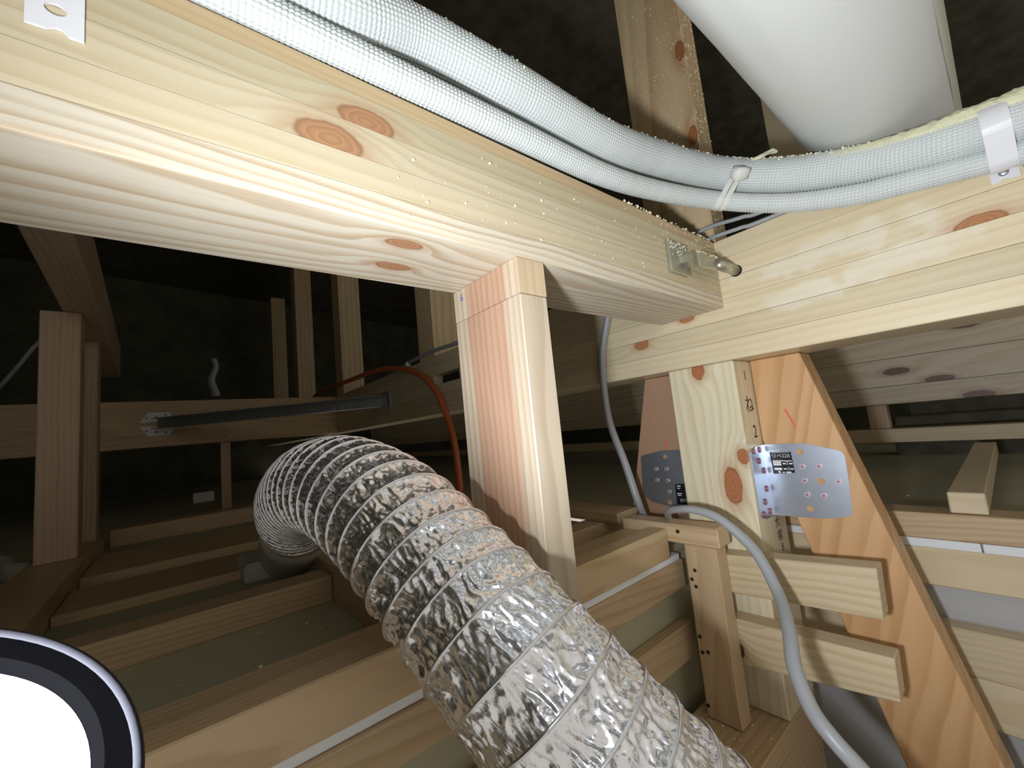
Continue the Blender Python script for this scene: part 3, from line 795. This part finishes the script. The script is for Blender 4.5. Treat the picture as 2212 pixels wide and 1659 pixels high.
# the wire: points where the phase is a whole number
fr = frames(path); wp = []
i = 0
turn_pts = int(phase[-1] * 40)
for k in range(turn_pts):
    tt = k / 40.0           # unwrapped turns: phase[i] + a/2pi = const along the wire, a decreasing as i grows
    # wire angle a = -2pi*phase (mod 2pi) so that hx is whole
    j = min(N - 2, next((m for m in range(i, N) if phase[m] >= tt), N - 2)); i = max(0, j - 2)
    t0, t1 = phase[max(j - 1, 0)], phase[j]
    u = 0 if t1 <= t0 else (tt - t0) / (t1 - t0)
    p = path[max(j - 1, 0)].lerp(path[j], u); _, n, b = fr[j]
    a = -2 * math.pi * tt
    wp.append(p + n * math.cos(a) * (FR + 0.0004) + b * math.sin(a) * (FR + 0.0004))
link('wire_helix', tube_bm(wp, 0.00105, 6), M['wire'], fx, smooth=True)

ft = thing('duct_fitting', 'milky plastic fitting on the floor under the far end of the foil duct', 'fitting', (-0.47, 0.66, ZF))
ep, ed = path[-1], (path[-1] - path[-20]).normalized()
fe = V((-0.475, 0.69, -0.355))
link('spigot', tube_bm([ep - ed * 0.03, ep + (fe - ep) * 0.3, ep + (fe - ep) * 0.7, fe], lambda i, k, s: 0.052, 32), M['fit'], ft, smooth=True)
link('flange', box_bm(-0.555, -0.395, 0.60, 0.71, ZF + 0.0005, ZF + 0.035, 0.006), M['fit'], ft)

# ------------------------------------------------------------------ cables
def cable(name, pts, r, mat, label, cat='cable', n=160, group=None):
    path, L = spline(pts, n)
    return tag(link(name, tube_bm(path, r, 14), mat, None, (0, 0, 0), True), label, cat, group)


cable('grey_cable', [V((-0.02, 0.16, 0.16)), onp(1330, 600, 'x', -0.010), onp(1312, 690, 'x', -0.010), onp(1301, 780, 'x', -0.010), onp(1314, 900, 'x', -0.010), onp(1350, 1000, 'x', -0.012), onp(1377, 1080, 'x', -0.014),
                     V((0.006, 0.188, -0.335)), V((0.015, 0.165, -0.352)), V((0.004, 0.140, -0.337)), at(1442, 1107, 0.635), at(1472, 1100, 0.600), at(1512, 1104, 0.578), at(1560, 1125, 0.555), at(1630, 1190, 0.520), at(1680, 1280, 0.48), at(1704, 1360, 0.43),
                     at(1716, 1440, 0.395), at(1752, 1530, 0.365), at(1800, 1597, 0.345), at(1870, 1675, 0.33), at(2000, 1830, 0.32)],
      lambda i, k, s_: 0.0068 - 0.0018 * math.exp(-((i - 150) / 32.0) ** 2), M['cable'],
      'thick grey cable hanging from the cross beam and looping down past the two pale boards', n=260)
cable('thin_cable', [V((-0.004, 0.07, 0.1085)), onp(1512, 500, 'x', -0.004), onp(1600, 470, 'x', -0.004), onp(1690, 440, 'x', -0.004), V((-0.004, -0.4, 0.113))], 0.0030, M['cable'],
      'thin pale grey cable behind the white pipes, upper of two on the cross beam', group='thin cables on the cross beam')
cable('thin_cable', [V((0.004, 0.06, 0.1085)), onp(1530, 517, 'x', 0.001), onp(1600, 492, 'x', 0.001), onp(1680, 463, 'x', 0.001), V((0.004, -0.4, 0.110))], 0.0030, M['cable'],
      'thin pale grey cable on the edge of the cross beam, lower of two', group='thin cables on the cross beam')
cable('flat_cable', [V((0.0, 0.6, 0.113)), onp(985, 742, 'x', -0.004), onp(940, 757, 'x', -0.004), onp(890, 780, 'x', -0.004), V((0.02, 1.25, 0.112)), V((0.05, 1.6, 0.112))], 0.006, M['cable'],
      'grey cable lying on the cross beam behind the narrow stud')
cable('orange_conduit', [V((0.03, 2.6, 0.13)), onp(690, 848, 'x', 0.0), onp(760, 820, 'x', -0.012), onp(815, 800, 'x', -0.015), onp(865, 797, 'x', -0.017), onp(912, 812, 'x', -0.018), onp(942, 845, 'x', -0.018), onp(962, 890, 'x', -0.018),
                         onp(975, 930, 'x', -0.018), onp(986, 985, 'x', -0.018), V((-0.018, 0.77, -0.3625))], 0.0100, M['orange'],
      'orange conduit arching over the cross beam and down behind the narrow stud', 'conduit')
cable('grey_cable', [at(-120, 960, 1.7), at(0, 835, 1.7), at(40, 790, 1.75), at(90, 735, 1.8), at(170, 690, 1.9)], 0.008, M['cable'], 'thin grey cable at the left picture edge behind the far post')
cc_ = onp(881, 781, 'x', -0.004)
tag(link('cable_clip', merge(box_bm(-0.012, 0.004, cc_.y - 0.006, cc_.y + 0.006, 0.1056, 0.122, 0.002)), M['white'], None, (0, cc_.y, 0.1056)), 'small white clip over the grey cable on the cross beam', 'cable clip')

# ------------------------------------------------------------------ steel corner brace between far beam and cross beam
K = thing('steel_corner_brace', 'galvanised channel brace across the corner of far beam and cross beam, white drilled end tabs', 'steel brace', (-0.69, 1.9, -0.02))
k0, k1 = V((-0.690, 1.900, 0.012)), V((-0.012, 1.29, 0.008))
dv = (k1 - k0).normalized(); sd_ = V((0, 0, 1)).cross(dv).normalized()
if sd_.dot(CAM - k0) < 0: sd_ = -sd_
for z0, z1, a, b, nm in ((0.018, 0.021, 0.0, 0.030, 'flange'), (-0.021, -0.018, 0.0, 0.030, 'flange'), (-0.021, 0.021, -0.003, 0.0, 'web')):
    ps = [k0 + sd_ * a + V((0, 0, z0)), k0 + sd_ * b + V((0, 0, z0)), k1 + sd_ * b + V((0, 0, z0)), k1 + sd_ * a + V((0, 0, z0))]
    link(nm, prism_bm(ps, (0, 0, z1 - z0), 0), M['steel'], K)
for z0, z1 in ((0.018, 0.046), (-0.020, -0.046)):
    s = 1 if z1 > 0 else -1
    lo = min(z0, z1); hi = max(z0, z1)
    outer = [(-0.745, z0 * 0.4), (-0.720, z1), (-0.655, z1), (-0.640, z0), (-0.690, z0 * 0.5)]
    link('end_tab', plate_bm(outer, [circ(-0.725, z0 * 0.9 + 0.008 * s, 0.0055, 10), circ(-0.695, z0 + 0.012 * s, 0.0055, 10), circ(-0.667, z0 + 0.016 * s, 0.0055, 10)], (0, 1.9192, 0.012), (1, 0, 0), (0, 0, 1), 0.0025), M['white'], K)
link('end_tab', box_bm(-0.004, -0.0006, 1.25, 1.34, -0.03, 0.045, 0.0006), M['steel'], K)
for f in (0.80, 0.83):
    p = k0.lerp(k1, f) + sd_ * 0.031
    link('bolt', cyl_bm(p + V((0, 0, -0.012)), p + V((0, 0, -0.012)) + sd_ * 0.006, 0.006, 8), M['steel'], K)

# ------------------------------------------------------------------ small things on the floor far back
tag(link('white_box', box_bm(-0.565, -0.475, 2.50, 2.53, ZF + 0.0005, -0.315, 0.003), M['white'], None, (-0.52, 2.51, ZF)), 'small white junction box in the dark beyond the duct', 'box')
bm = bmesh.new(); bmesh.ops.create_icosphere(bm, subdivisions=3, radius=1.0)
for v in bm.verts:
    r = 1 + 0.5 * noise.noise(v.co * 2.1)
    v.co = V((v.co.x * 0.075 * r - 0.965, v.co.y * 0.06 * r + 1.12, max(v.co.z * 0.04 * r, -0.022) + ZF + 0.0225))
tag(link('plastic_scrap', bm, M['fit'], None, (-0.965, 1.12, ZF), True), 'crumpled pale scrap on the floor at the left picture edge', 'scrap')
sc = [onp(462 + 5 * math.sin(k * 0.9), 775 + k * 9, 'y', 1.90) for k in range(10)]
tag(link('plastic_strip', tube_bm(sc, lambda i, k, s: 0.010 + 0.010 * (i / 9) * (1 if k % 3 else 0.5), 7), M['cable'], None, (0, 0, 0)), 'limp greyish plastic strip hanging in front of the far beam', 'strip')

# ------------------------------------------------------------------ foam crumbs and dust
def crumbs(name, label, items, mat='crumb'):
    base = bmesh.new(); bmesh.ops.create_icosphere(base, subdivisions=1, radius=1.0)
    bv = [v.co.copy() for v in base.verts]; bf = [[v.index for v in f.verts] for f in base.faces]; base.free()
    vs_, fs = [], []
    for p, r in items:
        o = len(vs_); sx = [random.uniform(0.7, 1.25) for _ in range(3)]
        vs_ += [V(p) + V((c.x * sx[0], c.y * sx[1], c.z * sx[2])) * r * random.uniform(0.8, 1.15) for c in bv]
        fs += [[i + o for i in f] for f in bf]
    me = bpy.data.meshes.new(name); me.from_pydata([tuple(v) for v in vs_], [], fs); me.materials.append(M[mat])
    ob = bpy.data.objects.new(name, me); COL.objects.link(ob)
    return tag(ob, label, 'foam dust', None, 'stuff')


it = []
for _ in range(190):                              # on the face of the tie beam, thick near the strap bolt
    x = -0.005 - abs(random.gauss(0, 0.075)); z = 0.104 - abs(random.gauss(0, 0.035))
    if x > -0.30 and z > 0.008: it.append(((x, -0.0003, z), random.uniform(0.0003, 0.0008)))
for _ in range(50):
    it.append(((random.uniform(-0.52, -0.2), -0.0003, random.uniform(0.008, 0.085)), random.uniform(0.0003, 0.0008)))
for x, y in [(1007, 438), (1095, 481), (1170, 518), (1241, 430), (1113, 444), (1170, 433), (1058, 353), (1175, 461), (893, 345), (924, 437)]:
    it.append((onp(x, y, 'y', -0.0003), 0.0012))
for _ in range(150):                              # along the top edge of the tie beam
    it.append(((random.uniform(-0.23, -0.002), random.uniform(-0.0008, 0.006), 0.1052 + random.uniform(0, 0.0015)), random.uniform(0.0006, 0.0016)))
for _ in range(60):
    it.append(((random.uniform(-0.15, -0.103), -0.0049, 0.074 - abs(random.gauss(0, 0.01))), random.uniform(0.0004, 0.0010)))
for _ in range(80):
    u = random.random(); it.append(((-0.10 + 0.095 * u, -0.016 - 0.006 * min(1, u * 2) - random.uniform(0, 0.004), (0.062 - 0.004 * u if u < 0.5 else 0.0567) + random.uniform(-0.001, 0.0008)), random.uniform(0.0005, 0.0011)))
crumbs('foam_crumbs', 'cream foam crumbs sprinkled over the end of the tie beam and its bolt', it)
it = []
for _ in range(330):                              # on the strut
    z = random.uniform(0.15, 0.62); y = 0.118 - 0.114 * random.random() ** 0.8
    it.append(((0.0178, y, z), random.uniform(0.0004, 0.0012)))
for _ in range(260):
    it.append(((random.uniform(0.019, 0.065), 0.0038, random.uniform(0.13, 0.60)), random.uniform(0.0005, 0.0013)))
crumbs('foam_crumbs', 'cream foam crumbs stuck to the dusty roof strut', it)
it = []
lfr = frames(lpath)
for _ in range(1500):                             # crust along the top of the thick pipe
    i = int(random.triangular(620, 1830, 1450)); t, n, b = lfr[i]
    up = (V((0, 0, 1)) - t * t.z).normalized(); side = t.cross(up)
    a = random.gauss(0.12, 0.38)
    d = up * math.cos(a) + side * math.sin(a)
    it.append((lpath[i] + d * (0.0218 + random.uniform(-0.0005, 0.0009)), random.uniform(0.0006, 0.0017)))
crumbs('foam_crumbs', 'crust of yellowish foam crumbs along the top of the thick white pipe', it)
# foam ridge along the thick pipe towards the right clip
j0, j1 = nearest(lpath, at(1790, 370, 0.51)), nearest(lpath, at(2260, 240, 0.38))
bm = bmesh.new(); rows = []
for i in range(j0, j1, 3):
    t, n, b = lfr[i]; up = (V((0, 0, 1)) - t * t.z).normalized(); side = t.cross(up)
    if side.dot(CAM - lpath[i]) < 0: side = -side
    fade = min(1.0, (i - j0) / 130.0); row = []
    for k in range(13):
        a = math.radians(-45 + k * 9.5)
        th = math.sin(math.pi * k / 12) * fade * (0.0035 + 0.005 * max(0, (i - j0) / (j1 - j0) - 0.35) + 0.0028 * noise.noise(V((i * 0.11, k * 0.5, 2))) + 0.0016 * noise.noise(V((i * 0.35, k * 0.9, 5))))
        row.append(bm.verts.new(lpath[i] + (up * math.cos(a) + side * math.sin(a)) * (0.0212 + max(-0.002, th))))
    rows.append(row)
for i in range(len(rows) - 1):
    for k in range(12): bm.faces.new([rows[i][k], rows[i][k + 1], rows[i + 1][k + 1], rows[i + 1][k]])
tag(link('foam_ridge', bm, M['foam'], None, (0, 0, 0)), 'rough yellow foam ridge on top of the thick pipe near the right clip', 'foam')
fb = at(1655, 338, 0.545)
bm = tube_bm([at(1625, 345, 0.55), at(1640, 340, 0.55), at(1655, 332, 0.55), at(1668, 326, 0.55), at(1678, 328, 0.55)], lambda i, k, s: (0.002, 0.0035, 0.004, 0.0045, 0.0022)[i] * (0.7 + 0.5 * noise.noise(V((i * 2.2, k * 1.7, 1)))), 9)
tag(link('foam_flake', bm, M['foam'], None, (0, 0, 0)), 'curled foam flake sticking up from the pipe beside the tie', 'foam')
it = [((random.uniform(-1.0, -0.5), random.uniform(0.22, 0.39), ZF + 0.0005), random.uniform(0.0008, 0.002)) for _ in range(26)] + \
     [((random.uniform(0.25, 0.85), random.uniform(-0.6, 0.05), ZF + 0.0008), random.uniform(0.001, 0.004)) for _ in range(40)] + \
     [((random.uniform(-0.11, -0.01), random.uniform(0.008, 0.10), -0.584), random.uniform(0.0006, 0.0016)) for _ in range(40)] + \
     []
crumbs('floor_debris', 'small pale debris scattered over the boards and the floor', it)

it = [((-0.0003, random.uniform(0.7, 1.3), random.uniform(-0.03, 0.1)), random.uniform(0.0006, 0.0016)) for _ in range(45)]
crumbs('foam_crumbs', 'foam specks on the cross beam behind the narrow stud, round its dark slot', it)

# ------------------------------------------------------------------ work light in the lower left corner
nrm = V((0.35, -0.60, 0.72)).normalized()
pc_ = ray(200, 1420)
u = nrm.cross(UP * pc_.dot(FWD) - FWD * pc_.dot(UP)).normalized()      # the head stands level in its yoke
if u.dot(RIGHT) < 0: u = -u
v = nrm.cross(u)
HA, HB = 0.052, 0.048
corner = at(392, 1366, 0.088)
LC = corner - u * HA - v * HB
lamp = thing('work_light', 'LED work light with a glowing white panel in a dark rounded frame, lower left corner', 'lamp', tuple(LC - nrm * 0.03 + V((0, 0, -0.25))))


def rrect(a, b, r, n=20):
    out = []
    for sx, sy, a0 in ((1, 1, 0), (-1, 1, 90), (-1, -1, 180), (1, -1, 270)):
        for k in range(n + 1):
            t = math.radians(a0 + 90 * k / n)
            out.append((sx * (a - r) + r * math.cos(t), sy * (b - r) + r * math.sin(t)))
    return out


def ring_stack(layers, o, cap0=True, cap1=True):
    bm = bmesh.new(); rs = []
    for (a, b, r, h) in layers:
        rs.append([bm.verts.new(o + u * p[0] + v * p[1] + nrm * h) for p in rrect(a, b, r)])
    for A_, B_ in zip(rs, rs[1:]):
        n = len(A_)
        for k in range(n): bm.faces.new([A_[k], A_[(k + 1) % n], B_[(k + 1) % n], B_[k]])
    if cap0: bm.faces.new(rs[0][::-1])
    if cap1: bm.faces.new(rs[-1])
    return bm


link('housing', ring_stack([(HA - 0.004, HB - 0.004, 0.026, -0.028), (HA - 0.002, HB - 0.002, 0.028, -0.004), (PANEL_A + 0.001, PANEL_B + 0.001, 0.023, -0.004)], LC, True, True), M['lampframe'], lamp)
link('rim', ring_stack([(HA - 0.0022, HB - 0.0022, 0.028, -0.010), (HA, HB, 0.030, -0.008), (HA, HB, 0.030, 0.0), (HA - 0.0008, HB - 0.0008, 0.0292, 0.0006), (HA - 0.0016, HB - 0.0016, 0.0284, 0.0)], LC, False, False), M['lamprim'], lamp, smooth=True)
link('bezel', ring_stack([(HA - 0.0016, HB - 0.0016, 0.0284, 0.0), (PANEL_A + 0.001, PANEL_B + 0.001, 0.023, -0.0005), (PANEL_A, PANEL_B, 0.022, -0.003)], LC, False, False), M['bezel'], lamp)
link('led_panel', ring_stack([(PANEL_A, PANEL_B, 0.022, -0.0028), (PANEL_A * 0.99, PANEL_B * 0.99, 0.0215, -0.0027)], LC, False, True), M['led'], lamp)
base = LC - nrm * 0.028
link('stand', merge(cyl_bm(base, base + V((0, 0, -0.79 + 0.006 - base.z)), 0.006, 12), cyl_bm((base.x, base.y, -0.7895), (base.x, base.y, -0.780), 0.05, 24)), M['lampframe'], lamp)

# area light added in front of the panel, aimed apart from it at the cross beam
ld = bpy.data.lights.new('lamp_area_light', 'AREA'); ld.shape = 'RECTANGLE'; ld.size = 0.034; ld.size_y = 0.034
ld.energy = LAMP_POWER; ld.color = LAMP_COLOR; ld.spread = math.radians(LAMP_SPREAD)
lo = bpy.data.objects.new('lamp_area_light', ld); COL.objects.link(lo)
lo.parent = lamp
lo.location = LC + nrm * 0.010 - u * 0.016 - v * 0.014 - wloc(lamp)
lo.rotation_euler = LAMP_AIM.to_track_quat('-Z', 'Y').to_euler()
print('LAMP', LC)
